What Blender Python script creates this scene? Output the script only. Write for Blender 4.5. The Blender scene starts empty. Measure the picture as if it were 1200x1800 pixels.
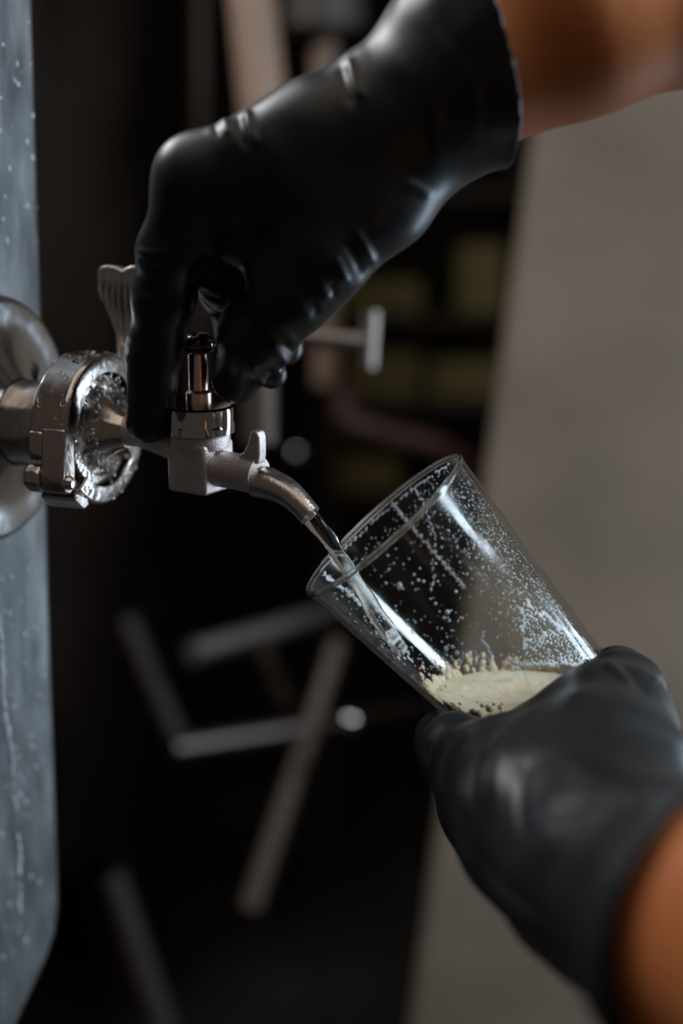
import bpy, bmesh, math, random
import numpy as np
from mathutils import Vector, Matrix

# ------------------------------------------------------------------ camera, world, lights, exposure
SC = bpy.context.scene
COL = SC.collection
F = 2500.0                                    # focal length in pixels of the 1200 x 1800 frame
PITCH = math.radians(15.0)
CAM = Vector((0.0, -0.58, 1.155))
FWD = Vector((0, math.cos(PITCH), -math.sin(PITCH)))
RIGHT = Vector((1, 0, 0))
UP = Vector((0, math.sin(PITCH), math.cos(PITCH)))

cam_data = bpy.data.cameras.new('camera')
cam = bpy.data.objects.new('camera', cam_data)
COL.objects.link(cam)
cam.location = CAM
cam.rotation_euler = (math.pi / 2 - PITCH, 0, 0)
cam_data.sensor_fit = 'VERTICAL'
cam_data.sensor_height = 36.0
cam_data.sensor_width = 24.0
cam_data.lens = 50.0
cam_data.clip_start = 0.01
cam_data.dof.use_dof = True
cam_data.dof.focus_distance = 0.578
cam_data.dof.aperture_fstop = 2.8
SC.camera = cam

SC.view_settings.view_transform = 'Standard'
SC.view_settings.look = 'None'
SC.view_settings.gamma = 1.0
SC.view_settings.use_curve_mapping = False
SC.view_settings.exposure = 0.0
SC.cycles.use_denoising = True
SC.cycles.max_bounces = 14
SC.cycles.transmission_bounces = 12
SC.cycles.transparent_max_bounces = 24
SC.cycles.sample_clamp_indirect = 4.0

world = bpy.data.worlds.new('world')
SC.world = world
world.use_nodes = True
bg = world.node_tree.nodes['Background']
bg.inputs[0].default_value = (1.0, 0.84, 0.74, 1)
bg.inputs[1].default_value = 0.05


def P(px, py, d):
    """point at pixel (px, py) of the 1200 x 1800 frame and depth d in metres along the view axis"""
    return CAM + d * (FWD + (px - 600) / F * RIGHT + (900 - py) / F * UP)


def area(name, loc, target, size, power, color, size_y=None):
    l = bpy.data.lights.new(name, 'AREA')
    l.energy = power
    l.color = color
    l.size = size
    if size_y:
        l.shape = 'RECTANGLE'
        l.size_y = size_y
    o = bpy.data.objects.new(name, l)
    COL.objects.link(o)
    o.location = loc
    o.rotation_euler = (Vector(target) - Vector(loc)).to_track_quat('-Z', 'Y').to_euler()
    return o


MID = (0.0, 0.0, 1.0)
COOL = (0.72, 0.86, 1.0)
area('upper_right_light', (0.92, -0.08, 1.72), (0.05, 0.0, 1.0), 0.22, 22.0, COOL, 0.75)  # unseen cool area light at the upper right, set for glass streak and foam
area('low_right_light', (0.98, 0.46, 0.80), (0.0, 0.0, 1.05), 0.24, 7.0, (0.66, 0.82, 1.0), 0.8)  # second unseen area light, low right, set for glove edge and tank plate sheen
area('rear_left_light', (-0.80, 0.50, 1.92), (-0.09, 0.0, 1.14), 0.6, 15.0, (0.97, 0.97, 1.0), 0.45)  # unseen area light at the rear left, placed for the knuckle highlight
area('overhead_fill', (0.10, -0.35, 2.6), (0.10, 0.0, 1.0), 1.8, 7.5, (1.0, 0.87, 0.74))  # broad overhead light added to fill foam, skin and metal

# ------------------------------------------------------------------ materials


def new_mat(name):
    m = bpy.data.materials.new(name)
    m.use_nodes = True
    return m, m.node_tree.nodes, m.node_tree.links, m.node_tree.nodes['Principled BSDF']


def mat(name, color, rough=0.5, metal=0.0, noise=None, bump=None, rough_noise=None, spec=0.5, stretch=(1, 1, 1), coat=0.0):
    """principled; noise=(scale, color2, lo, hi) mottles colour, bump=(scale, strength, distance)"""
    m, N, L, b = new_mat(name)
    b.inputs['Base Color'].default_value = (*color, 1)
    b.inputs['Roughness'].default_value = rough
    b.inputs['Metallic'].default_value = metal
    b.inputs['Specular IOR Level'].default_value = spec
    b.inputs['Coat Weight'].default_value = coat
    tc = N.new('ShaderNodeTexCoord')
    mp = N.new('ShaderNodeMapping')
    mp.inputs['Scale'].default_value = stretch
    L.new(tc.outputs['Object'], mp.inputs['Vector'])

    def noise_tex(scale, detail=6):
        t = N.new('ShaderNodeTexNoise')
        t.inputs['Scale'].default_value = scale
        t.inputs['Detail'].default_value = detail
        L.new(mp.outputs[0], t.inputs['Vector'])
        return t
    if noise:
        sc, c2, lo, hi = noise
        t = noise_tex(sc)
        r = N.new('ShaderNodeValToRGB')
        r.color_ramp.elements[0].position = lo
        r.color_ramp.elements[1].position = hi
        r.color_ramp.elements[0].color = (*color, 1)
        r.color_ramp.elements[1].color = (*c2, 1)
        L.new(t.outputs['Fac'], r.inputs[0])
        L.new(r.outputs[0], b.inputs['Base Color'])
    if rough_noise:
        sc, lo, hi = rough_noise
        t = noise_tex(sc)
        mr = N.new('ShaderNodeMapRange')
        mr.inputs['From Min'].default_value = 0.3
        mr.inputs['From Max'].default_value = 0.7
        mr.inputs['To Min'].default_value = lo
        mr.inputs['To Max'].default_value = hi
        L.new(t.outputs['Fac'], mr.inputs[0])
        L.new(mr.outputs[0], b.inputs['Roughness'])
    if bump:
        sc, st, dist = bump
        t = noise_tex(sc, 4)
        bp = N.new('ShaderNodeBump')
        bp.inputs['Strength'].default_value = st
        bp.inputs['Distance'].default_value = dist
        L.new(t.outputs['Fac'], bp.inputs['Height'])
        L.new(bp.outputs[0], b.inputs['Normal'])
    return m


def mat_glass(name, color=(1, 1, 1), rough=0.0, ior=1.5):
    m, N, L, b = new_mat(name)
    b.inputs['Base Color'].default_value = (*color, 1)
    b.inputs['Roughness'].default_value = rough
    b.inputs['Transmission Weight'].default_value = 1.0
    b.inputs['IOR'].default_value = ior
    return m


M = {}
M['nitrile'] = mat('black_nitrile', (0.0075, 0.0082, 0.0086), 0.38, 0, bump=(900, 0.12, 0.0004), rough_noise=(40, 0.32, 0.45), spec=0.42)
M['skin'] = mat('skin', (0.36, 0.108, 0.030), 0.6, 0, noise=(30, (0.40, 0.13, 0.040), 0.35, 0.7), bump=(500, 0.15, 0.0004), spec=0.2)
M['skin'].node_tree.nodes['Principled BSDF'].inputs['Subsurface Weight'].default_value = 0.12
M['skin'].node_tree.nodes['Principled BSDF'].inputs['Subsurface Radius'].default_value = (0.006, 0.002, 0.001)
M['steel'] = mat('polished_steel', (0.62, 0.57, 0.54), 0.2, 1, rough_noise=(60, 0.14, 0.3), bump=(300, 0.08, 0.0004))
M['wet_steel'] = mat('wet_steel', (0.56, 0.50, 0.46), 0.2, 1, rough_noise=(120, 0.10, 0.34), bump=(160, 0.22, 0.0012))
M['collar'] = mat('collar_steel', (0.66, 0.66, 0.66), 0.15, 1, rough_noise=(30, 0.08, 0.22), bump=(35, 0.25, 0.003))
M['cast'] = mat('cast_steel', (0.64, 0.565, 0.545), 0.46, 1, noise=(90, (0.54, 0.47, 0.455), 0.4, 0.7), bump=(1500, 0.55, 0.0006), rough_noise=(200, 0.4, 0.55))
M['spout'] = mat('worn_spout_steel', (0.60, 0.53, 0.49), 0.26, 1, bump=(700, 0.3, 0.0005), rough_noise=(200, 0.2, 0.36))
M['brushed'] = mat('brushed_tank_steel', (0.175, 0.178, 0.178), 0.5, 1, noise=(60, (0.072, 0.076, 0.078), 0.38, 0.66), bump=(90, 0.35, 0.002), rough_noise=(40, 0.45, 0.68), stretch=(1, 1, 0.35))
M['dark_tank'] = mat('dark_tank_steel', (0.17, 0.135, 0.115), 0.40, 1, noise=(3, (0.13, 0.10, 0.085), 0.4, 0.7), rough_noise=(6, 0.28, 0.45))
M['copper'] = mat('copper_spindle', (0.86, 0.62, 0.55), 0.26, 1)
M['chrome'] = mat('chrome', (0.60, 0.57, 0.56), 0.09, 1)
M['black_knob'] = mat('black_knob', (0.012, 0.013, 0.016), 0.10, 0, coat=0.5)
M['red'] = mat('red_ring', (0.55, 0.04, 0.02), 0.35)
M['drop'] = mat('water_drop', (0.85, 0.88, 0.92), 0.08, 0, coat=0.3)  # whitish base put in for the sparkle of clear drops
M['drop'].node_tree.nodes['Principled BSDF'].inputs['Transmission Weight'].default_value = 0.55
M['clear_drop'] = mat_glass('clear_drop', (1, 1, 1), 0.0, 1.33)
M['rim_glass'] = mat_glass('rim_glass', (0.97, 1.0, 0.99), 0.03, 1.5)
M['stream'] = mat_glass('beer_stream', (0.99, 0.97, 0.92), 0.02, 1.34)
M['beer'] = mat_glass('pale_beer', (0.95, 0.84, 0.56), 0.05, 1.34)


def mat_foam(name, color, color2, scale, translucency):
    m = mat(name, color, 0.5, 0, noise=(scale, color2, 0.35, 0.7), bump=(700, 0.6, 0.0012))
    N, L = m.node_tree.nodes, m.node_tree.links
    b, out = N['Principled BSDF'], N['Material Output']
    t = N.new('ShaderNodeBsdfTranslucent')
    t.inputs['Color'].default_value = (*color2, 1)
    mx = N.new('ShaderNodeMixShader')
    mx.inputs[0].default_value = translucency
    L.new(b.outputs[0], mx.inputs[1])
    L.new(t.outputs[0], mx.inputs[2])
    L.new(mx.outputs[0], out.inputs['Surface'])
    return m


def mat_thin_glass(name):
    """clear wall: fresnel weighted reflection over a see-through body, slightly misted"""
    m = bpy.data.materials.new(name)
    m.use_nodes = True
    N, L = m.node_tree.nodes, m.node_tree.links
    N.remove(N['Principled BSDF'])
    out = N['Material Output']
    fr = N.new('ShaderNodeFresnel')
    geo = N.new('ShaderNodeNewGeometry')                       # same reflectance on both sides of the wall
    io = N.new('ShaderNodeMapRange')
    io.inputs['To Min'].default_value = 1.5
    io.inputs['To Max'].default_value = 1 / 1.5
    L.new(geo.outputs['Backfacing'], io.inputs[0])
    L.new(io.outputs[0], fr.inputs['IOR'])
    gl = N.new('ShaderNodeBsdfGlossy')
    tr = N.new('ShaderNodeBsdfTransparent')
    tr.inputs['Color'].default_value = (0.975, 0.985, 0.98, 1)
    tc = N.new('ShaderNodeTexCoord')
    nz = N.new('ShaderNodeTexNoise')
    nz.inputs['Scale'].default_value = 40
    nz.inputs['Detail'].default_value = 5
    mr = N.new('ShaderNodeMapRange')
    mr.inputs['From Min'].default_value = 0.35
    mr.inputs['From Max'].default_value = 0.7
    mr.inputs['To Min'].default_value = 0.02
    mr.inputs['To Max'].default_value = 0.22
    L.new(tc.outputs['Object'], nz.inputs['Vector'])
    L.new(nz.outputs['Fac'], mr.inputs[0])
    L.new(mr.outputs[0], gl.inputs['Roughness'])
    mx = N.new('ShaderNodeMixShader')
    L.new(fr.outputs[0], mx.inputs[0])
    L.new(tr.outputs[0], mx.inputs[1])
    L.new(gl.outputs[0], mx.inputs[2])
    L.new(mx.outputs[0], out.inputs['Surface'])
    return m


M['glass'] = mat_thin_glass('clear_glass')
M['foam'] = mat_foam('beer_foam', (0.84, 0.70, 0.48), (0.93, 0.84, 0.68), 110, 0.45)
M['lacing'] = mat_foam('foam_lacing', (0.84, 0.85, 0.86), (0.90, 0.91, 0.92), 200, 0.5)
M['concrete'] = mat('concrete', (0.062, 0.043, 0.027), 0.85, 0, noise=(6, (0.108, 0.078, 0.051), 0.3, 0.72), bump=(30, 0.25, 0.004))
M['floor'] = mat('wet_floor', (0.022, 0.020, 0.019), 0.35, 0, noise=(2.5, (0.012, 0.011, 0.010), 0.35, 0.7), rough_noise=(4, 0.2, 0.6))
M['wall'] = mat('dark_wall', (0.020, 0.017, 0.014), 0.8, 0, noise=(2, (0.012, 0.010, 0.009), 0.35, 0.7))
M['pipe'] = mat('brown_pipe', (0.19, 0.117, 0.074), 0.6, 0.0, noise=(10, (0.155, 0.095, 0.060), 0.4, 0.7))
M['frame'] = mat('stand_steel', (0.25, 0.215, 0.19), 0.35, 1, rough_noise=(12, 0.28, 0.5))
M['dark_frame'] = mat('dark_frame_steel', (0.055, 0.039, 0.029), 0.5, 0.6, rough_noise=(12, 0.4, 0.6))  # even dark brown for stand bars, tank legs and pipes
M['carton'] = mat('olive_carton', (0.27, 0.22, 0.085), 0.8, 0, noise=(8, (0.20, 0.16, 0.065), 0.4, 0.7))
M['shelf'] = mat('dark_shelf', (0.045, 0.035, 0.026), 0.6, 0, noise=(8, (0.03, 0.024, 0.02), 0.4, 0.7))
M['bright_frame'] = mat('bright_frame', (0.46, 0.43, 0.40), 0.4, 1)  # lit copy of the stand's steel, brightness put into the colour
M['shaded_frame'] = mat('shaded_frame', (0.075, 0.063, 0.055), 0.42, 1)  # shaded copy of the same steel
M['dim_frame'] = mat('dim_frame', (0.020, 0.016, 0.014), 0.6, 0, rough_noise=(12, 0.5, 0.7), spec=0.12)  # darkest copy for the stand's faint bars, shade put into the colour
M['hose'] = mat('dark_hose', (0.05, 0.022, 0.018), 0.4)

# ------------------------------------------------------------------ mesh helpers


def link(name, me, material=None, parent=None, smooth=True, sharp=40):
    o = bpy.data.objects.new(name, me)
    COL.objects.link(o)
    if material is not None:
        me.materials.append(material)
    if smooth:
        me.polygons.foreach_set('use_smooth', [True] * len(me.polygons))
        if sharp:
            me.set_sharp_from_angle(angle=math.radians(sharp))
    if parent is not None:
        o.parent = parent
    me.update()
    return o


def raw(name, verts, faces, material, parent=None, smooth=True, sharp=40):
    me = bpy.data.meshes.new(name)
    me.from_pydata([tuple(v) for v in verts], [], [tuple(f) for f in faces])
    bm = bmesh.new()
    bm.from_mesh(me)
    bmesh.ops.recalc_face_normals(bm, faces=bm.faces)
    bm.to_mesh(me)
    bm.free()
    return link(name, me, material, parent, smooth, sharp)


def frame(origin, zaxis, xhint=(0, 0, 1)):
    z = Vector(zaxis).normalized()
    x = Vector(xhint)
    x = (x - x.dot(z) * z).normalized()
    y = z.cross(x)
    m = Matrix((x, y, z)).transposed().to_4x4()
    m.translation = Vector(origin)
    return m


def thing(name, label, cat, loc=(0, 0, 0), group=None):
    o = bpy.data.objects.new(name, None)
    COL.objects.link(o)
    o.empty_display_size = 0.02
    o['label'] = label
    o['category'] = cat
    if group:
        o['group'] = group
    return o


def tag(o, label, cat, group=None, kind=None):
    o['label'] = label
    o['category'] = cat
    if group:
        o['group'] = group
    if kind:
        o['kind'] = kind
    return o


def struct(o, label=None):
    o['kind'] = 'structure'
    if label:
        o['label'] = label
    return o


def lathe(name, prof, fr, material, parent=None, n=48, closed=False, sharp=35, rfun=None):
    """prof: list of (r, z); revolve about local z of fr.  r == 0 ends close the surface"""
    V, Fc, rings = [], [], []
    for r, z in prof:
        if r <= 1e-9:
            rings.append([len(V)])
            V.append(fr @ Vector((0, 0, z)))
        else:
            idx = []
            for i in range(n):
                a = 2 * math.pi * i / n
                rr = rfun(r, a, z) if rfun else r
                idx.append(len(V))
                V.append(fr @ Vector((rr * math.cos(a), rr * math.sin(a), z)))
            rings.append(idx)
    pairs = list(zip(rings[:-1], rings[1:]))
    if closed:
        pairs.append((rings[-1], rings[0]))
    for A, B in pairs:
        if len(A) == 1 and len(B) == 1:
            continue
        for i in range(n):
            j = (i + 1) % n
            if len(A) == 1:
                Fc.append((A[0], B[i], B[j]))
            elif len(B) == 1:
                Fc.append((A[i], A[j], B[0]))
            else:
                Fc.append((A[i], A[j], B[j], B[i]))
    return raw(name, V, Fc, material, parent, True, sharp)


def spline(pts, n):
    """Catmull-Rom through list of tuples (any dimension)"""
    A = np.array([tuple(p) for p in pts], float)
    A = np.vstack([2 * A[0] - A[1], A, 2 * A[-1] - A[-2]])
    out = []
    for s in range(len(A) - 3):
        p0, p1, p2, p3 = A[s:s + 4]
        for t in np.linspace(0, 1, n, endpoint=False):
            out.append(0.5 * ((2 * p1) + (-p0 + p2) * t + (2 * p0 - 5 * p1 + 4 * p2 - p3) * t * t + (-p0 + 3 * p1 - 3 * p2 + p3) * t ** 3))
    out.append(A[-2])
    return np.array(out)


def tube(name, pts, radii, material, parent=None, n=20, seg=8, cap=True, sharp=50, inner=None):
    """tube through points; radii a number or one per point"""
    if not hasattr(radii, '__len__'):
        radii = [radii] * len(pts)
    S = spline([(*p, r) for p, r in zip(pts, radii)], seg) if len(pts) > 2 else np.array([(*p, r) for p, r in zip(pts, radii)])
    V, Fc = [], []
    up = None
    rings = []
    K = len(S)
    for k in range(K):
        t = S[min(k + 1, K - 1)][:3] - S[max(k - 1, 0)][:3]
        t = Vector(t).normalized()
        if up is None:
            up = Vector((0, 0, 1)) if abs(t.z) < 0.9 else Vector((1, 0, 0))
        x = (up - up.dot(t) * t).normalized()
        y = t.cross(x)
        up = x
        c = Vector(S[k][:3])
        idx = []
        for i in range(n):
            a = 2 * math.pi * i / n
            idx.append(len(V))
            V.append(c + float(S[k][3]) * (math.cos(a) * x + math.sin(a) * y))
        rings.append(idx)
    for A, B in zip(rings[:-1], rings[1:]):
        for i in range(n):
            j = (i + 1) % n
            Fc.append((A[i], A[j], B[j], B[i]))
    if cap:
        Fc.append(tuple(reversed(rings[0])))
        Fc.append(tuple(rings[-1]))
    return raw(name, V, Fc, material, parent, True, sharp)


def bevel_me(o, width, segs=2, angle=30):
    md = o.modifiers.new('bevel', 'BEVEL')
    md.width = width
    md.segments = segs
    md.limit_method = 'ANGLE'
    md.angle_limit = math.radians(angle)
    md.harden_normals = False
    return o


def extrude_poly(name, poly, fr, z0, z1, material, parent=None, bev=0.0, sharp=35, segs=2):
    """poly: 2D outline in local xy of fr, extruded from z0 to z1"""
    n = len(poly)
    V = [fr @ Vector((x, y, z0)) for x, y in poly] + [fr @ Vector((x, y, z1)) for x, y in poly]
    Fc = [tuple(range(n - 1, -1, -1)), tuple(range(n, 2 * n))]
    for i in range(n):
        j = (i + 1) % n
        Fc.append((i, j, n + j, n + i))
    o = raw(name, V, Fc, material, parent, True, sharp)
    if bev:
        bevel_me(o, bev, segs)
    return o


def box(name, lo, hi, material, parent=None, fr=None, bev=0.0):
    fr = fr or Matrix.Identity(4)
    poly = [(lo[0], lo[1]), (hi[0], lo[1]), (hi[0], hi[1]), (lo[0], hi[1])]
    return extrude_poly(name, poly, fr, lo[2], hi[2], material, parent, bev)


# ------------------------------------------------------------------ implicit surfaces (hands and arms)


def smin(a, b, k):
    h = np.clip(0.5 + 0.5 * (b - a) / k, 0, 1)
    return b + (a - b) * h - k * h * (1 - h)


def smax(a, b, k):
    return -smin(-a, -b, k)


def cone_sdf(X, a, b):
    pa = np.array(a[:3], np.float32)
    pb = np.array(b[:3], np.float32)
    ba = pb - pa
    L2 = float(ba @ ba) + 1e-12
    dx, dy, dz = X[0] - pa[0], X[1] - pa[1], X[2] - pa[2]
    t = np.clip((dx * ba[0] + dy * ba[1] + dz * ba[2]) / L2, 0, 1)
    r = a[3] + (b[3] - a[3]) * t
    return np.sqrt((dx - t * ba[0]) ** 2 + (dy - t * ba[1]) ** 2 + (dz - t * ba[2]) ** 2) - r


def chain_sdf(X, nodes, k):
    d = None
    for a, b in zip(nodes[:-1], nodes[1:]):
        c = cone_sdf(X, a, b)
        d = c if d is None else smin(d, c, k)
    return d


def node(px, py, d, r):
    p = P(px, py, d)
    return (p.x, p.y, p.z, r * d / F)


def nodes(L):
    return [node(*a) for a in L]


def grid_for(all_nodes, h, pad=0.012):
    A = np.array(all_nodes)
    lo = (A[:, :3] - A[:, 3:4]).min(0) - pad
    hi = (A[:, :3] + A[:, 3:4]).max(0) + pad
    ax = [np.arange(lo[i], hi[i] + h, h, dtype=np.float32) for i in range(3)]
    X = [ax[0][:, None, None], ax[1][None, :, None], ax[2][None, None, :]]
    return X, lo, h


def surface_nets(Fv, lo, h):
    nx, ny, nz = Fv.shape
    cs = (nx - 1, ny - 1, nz - 1)
    acc = np.zeros(cs + (3,), np.float32)
    cnt = np.zeros(cs, np.float32)
    neg = Fv < 0

    def sub(arr, o):
        return arr[o[0]:o[0] + cs[0], o[1]:o[1] + cs[1], o[2]:o[2] + cs[2]]
    for ax in range(3):
        o1, o2 = [i for i in range(3) if i != ax]
        for u in (0, 1):
            for v in (0, 1):
                A = [0, 0, 0]
                A[o1], A[o2] = u, v
                B = list(A)
                B[ax] = 1
                fa, fb = sub(Fv, A), sub(Fv, B)
                m = sub(neg, A) != sub(neg, B)
                t = fa[m] / (fa[m] - fb[m])
                p = np.zeros((t.size, 3), np.float32)
                p[:, o1], p[:, o2], p[:, ax] = u, v, t
                acc[m] += p
                cnt[m] += 1
    act = cnt > 0
    ids = np.full(cs, -1, np.int64)
    ids[act] = np.arange(act.sum())
    ijk = np.argwhere(act).astype(np.float32)
    V = (ijk + acc[act] / cnt[act][:, None]) * h + lo
    quads = []
    for ax in range(3):
        o1, o2 = [(1, 2), (2, 0), (0, 1)][ax]
        sl_a = [slice(None)] * 3
        sl_b = [slice(None)] * 3
        sl_a[ax], sl_b[ax] = slice(0, -1), slice(1, None)
        na, nb = neg[tuple(sl_a)], neg[tuple(sl_b)]
        e = np.argwhere(na != nb)
        e = e[(e[:, o1] > 0) & (e[:, o2] > 0) & (e[:, o1] < cs[o1]) & (e[:, o2] < cs[o2])]
        if not len(e):
            continue
        s = na[e[:, 0], e[:, 1], e[:, 2]]

        def cid(d1, d2):
            q = e.copy()
            q[:, o1] -= d1
            q[:, o2] -= d2
            return ids[q[:, 0], q[:, 1], q[:, 2]]
        q = np.stack([cid(1, 1), cid(0, 1), cid(0, 0), cid(1, 0)], 1)
        q[~s] = q[~s][:, ::-1]
        quads.append(q)
    return V, np.vstack(quads)


def project(V):
    R = np.array([RIGHT, UP, FWD]).T
    Q = (V - np.array(CAM)) @ R
    return np.stack([600 + F * Q[:, 0] / Q[:, 2], 900 - F * Q[:, 1] / Q[:, 2], Q[:, 2]], 1)


def vnormals(V, Q):
    n = np.cross(V[Q[:, 2]] - V[Q[:, 0]], V[Q[:, 3]] - V[Q[:, 1]])
    N = np.zeros_like(V)
    for i in range(4):
        np.add.at(N, Q[:, i], n)
    return N / (np.linalg.norm(N, axis=1)[:, None] + 1e-12)


def relax(V, Q, it):
    """a few rounds of Laplacian smoothing"""
    E = np.vstack([Q[:, [0, 1]], Q[:, [1, 2]], Q[:, [2, 3]], Q[:, [3, 0]]])
    for _ in range(it):
        S = np.zeros_like(V)
        C = np.zeros(len(V))
        np.add.at(S, E[:, 0], V[E[:, 1]])
        np.add.at(C, E[:, 0], 1)
        V = 0.5 * V + 0.5 * S / np.maximum(C, 1)[:, None]
    return V


def folds(V, Q, lines):
    """raise or sink soft folds along polylines (px, py list, width px, height in mm) on the side turned to the lens"""
    N = vnormals(V, Q)
    PX = project(V)
    view = np.array(CAM) - V
    view /= np.linalg.norm(view, axis=1)[:, None]
    facing = np.clip(((N * view).sum(1) + 0.15) / 0.3, 0, 1)
    disp = np.zeros(len(V))
    for pts, w, hgt in lines:
        S = spline(pts, 8)
        best = np.full(len(V), 1e9)
        tt = np.zeros(len(V))
        for k in range(len(S) - 1):
            a, b = S[k], S[k + 1]
            ab = b - a
            t = np.clip(((PX[:, :2] - a) @ ab) / (ab @ ab + 1e-9), 0, 1)
            dd = np.linalg.norm(PX[:, :2] - a - t[:, None] * ab, axis=1)
            m = dd < best
            best[m] = dd[m]
            tt[m] = (k + t[m]) / (len(S) - 1)
        fade = np.clip(np.minimum(tt, 1 - tt) * 5, 0.15, 1)
        disp += hgt * 0.001 * np.exp(-(best / w) ** 2) * fade
    return V + N * (disp * facing)[:, None]


def noise3(V, scale, seed):
    """cheap smooth noise: a sum of random plane waves"""
    rng = np.random.default_rng(seed)
    out = np.zeros(len(V))
    for _ in range(14):
        d = rng.normal(size=3)
        d /= np.linalg.norm(d)
        out += np.sin(V @ d * scale * rng.uniform(0.6, 1.6) + rng.uniform(0, 6.28))
    return out / 14 ** 0.5


def net_object(name, V, Q, material, parent, subsurf=0):
    me = bpy.data.meshes.new(name)
    me.vertices.add(len(V))
    me.vertices.foreach_set('co', V.astype(np.float32).ravel())
    me.loops.add(Q.size)
    me.loops.foreach_set('vertex_index', Q.astype(np.int32).ravel())
    me.polygons.add(len(Q))
    me.polygons.foreach_set('loop_start', np.arange(0, Q.size, 4, dtype=np.int32))
    me.update(calc_edges=True)
    me.validate()
    o = link(name, me, material, parent, True, None)
    if subsurf:
        md = o.modifiers.new('subsurf', 'SUBSURF')
        md.levels = md.render_levels = subsurf
    return o


# ------------------------------------------------------------------ setting
A_TAP = math.radians(22)
U = Vector((math.cos(A_TAP), -math.sin(A_TAP), 0))            # pipe axis, towards the tap
E1 = Vector((-math.sin(A_TAP), -math.cos(A_TAP), 0))          # across the pipe, towards the camera
Z = Vector((0, 0, 1))

struct(box('floor', (-3, -1.6, -0.05), (3, 4, 0), M['floor']), 'dark wet brewery floor')
struct(box('wall_back', (-3, 3.9, 0), (3, 4.0, 3), M['wall']), 'dark back wall of the brewery')

# leaning concrete pier on the right
def pier():
    d0, d1 = 1.36, 1.20
    tl, bl = P(944, 100, d0), P(706, 1800, d1)
    # front face edge line from bl to tl extended; extruded to the right and backwards
    e = (tl - bl).normalized()
    bot = bl + e * (-(bl.z) / e.z)
    top = bl + e * ((2.6 - bl.z) / e.z)
    W, D = Vector((0.95, 0.12, 0)), Vector((0.25, 0.40, 0))
    V = [bot, bot + W, bot + W + D, bot + D, top, top + W, top + W + D, top + D]
    o = raw('pillar', V, [(0, 1, 2, 3), (4, 5, 6, 7), (0, 1, 5, 4), (1, 2, 6, 5), (2, 3, 7, 6), (3, 0, 4, 7)], M['concrete'])
    bevel_me(o, 0.012, 3)
    struct(o, 'leaning mottled taupe concrete pillar')
pier()

# ------------------------------------------------------------------ tap position
PB = P(352, 797, 0.6)                                         # centre of the tap block on the pipe axis


def pipe_len(px_target):
    lo, hi = 0.0, 0.2
    for _ in range(40):
        m = (lo + hi) / 2
        q = project(np.array([PB - U * m]))[0]
        if q[0] > px_target:
            lo = m
        else:
            hi = m
    return lo


L_CLAMP = pipe_len(190)
PC = PB - U * L_CLAMP + Z * 0.0068                             # centre of the clamp front face
L_TANK = 0.064
PT = PC - U * L_TANK                                           # where the pipe meets the tank plate


def on_plane(px, py, pt, n):
    r = (FWD + (px - 600) / F * RIGHT + (900 - py) / F * UP)
    t = (pt - CAM).dot(n) / r.dot(n)
    return CAM + r * t


# ------------------------------------------------------------------ front tank: plate, dished collar, outlet pipe
tank = thing('brewing_tank', 'wet brushed grey steel tank at the edge, its outlet pipe feeding the clamp', 'tank')
tfr = frame(PT, U, Z)                                          # local x up, y = U x Z ... , z along the pipe axis


def plate():
    out = [(63, -40), (64, 0), (78, 500), (92, 1000), (108, 1540), (109, 1590), (103, 1640), (86, 1690), (52, 1765), (0, 1880), (-60, 2010), (-120, 2100), (-180, 2100), (-180, -40)]
    inv = tfr.inverted()
    poly = [(inv @ on_plane(x, y, PT, U)).to_2d() for x, y in out]
    poly = [(p.x, p.y) for p in poly]
    o = extrude_poly('front_plate', poly, tfr, -0.02, 0.0, M['brushed'], tank, 0.006, segs=3)
    # body of the tank behind the plate
    inner = [(x * 0.97 - 0.002, y) for x, y in poly]
    cx = sum(p[0] for p in poly) / len(poly)
    cy = sum(p[1] for p in poly) / len(poly)
    inner = [(cx + (x - cx) * 0.96, cy + (y - cy) * 0.90) for x, y in poly]
    b = extrude_poly('shell', inner, tfr, -0.25, -0.0195, M['dark_tank'], tank, 0.01)
plate()
lathe('port_collar', [(0.0195, 0.020), (0.0240, 0.0175), (0.034, 0.012), (0.046, 0.0085), (0.0515, 0.0100), (0.0545, 0.0085), (0.056, 0.004), (0.056, -0.001)], tfr, M['collar'], tank, n=72, sharp=50)
lathe('outlet_pipe', [(0.0175, 0.0), (0.019, 0.0), (0.019, L_TANK - 0.019), (0.0175, L_TANK - 0.019)], tfr, M['wet_steel'], tank, n=64, closed=True)
cfr = frame(PC, U, Z)
lathe('pipe_ferrule', [(0.0175, -0.020), (0.0200, -0.0175), (0.0252, -0.0135), (0.0252, -0.0100), (0.0175, -0.0100)], cfr, M['steel'], tank, n=64, closed=True)

# ------------------------------------------------------------------ clamp
clamp = thing('pipe_clamp', 'wet steel clamp with wing nut joining the tank pipe and the tap', 'pipe clamp')
# polar frame of the clamp: angle 0 towards the camera (E1), 90 up


def cl(r, deg, z):
    a = math.radians(deg)
    return PC + E1 * (r * math.cos(a)) + Z * (r * math.sin(a)) + U * z


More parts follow.
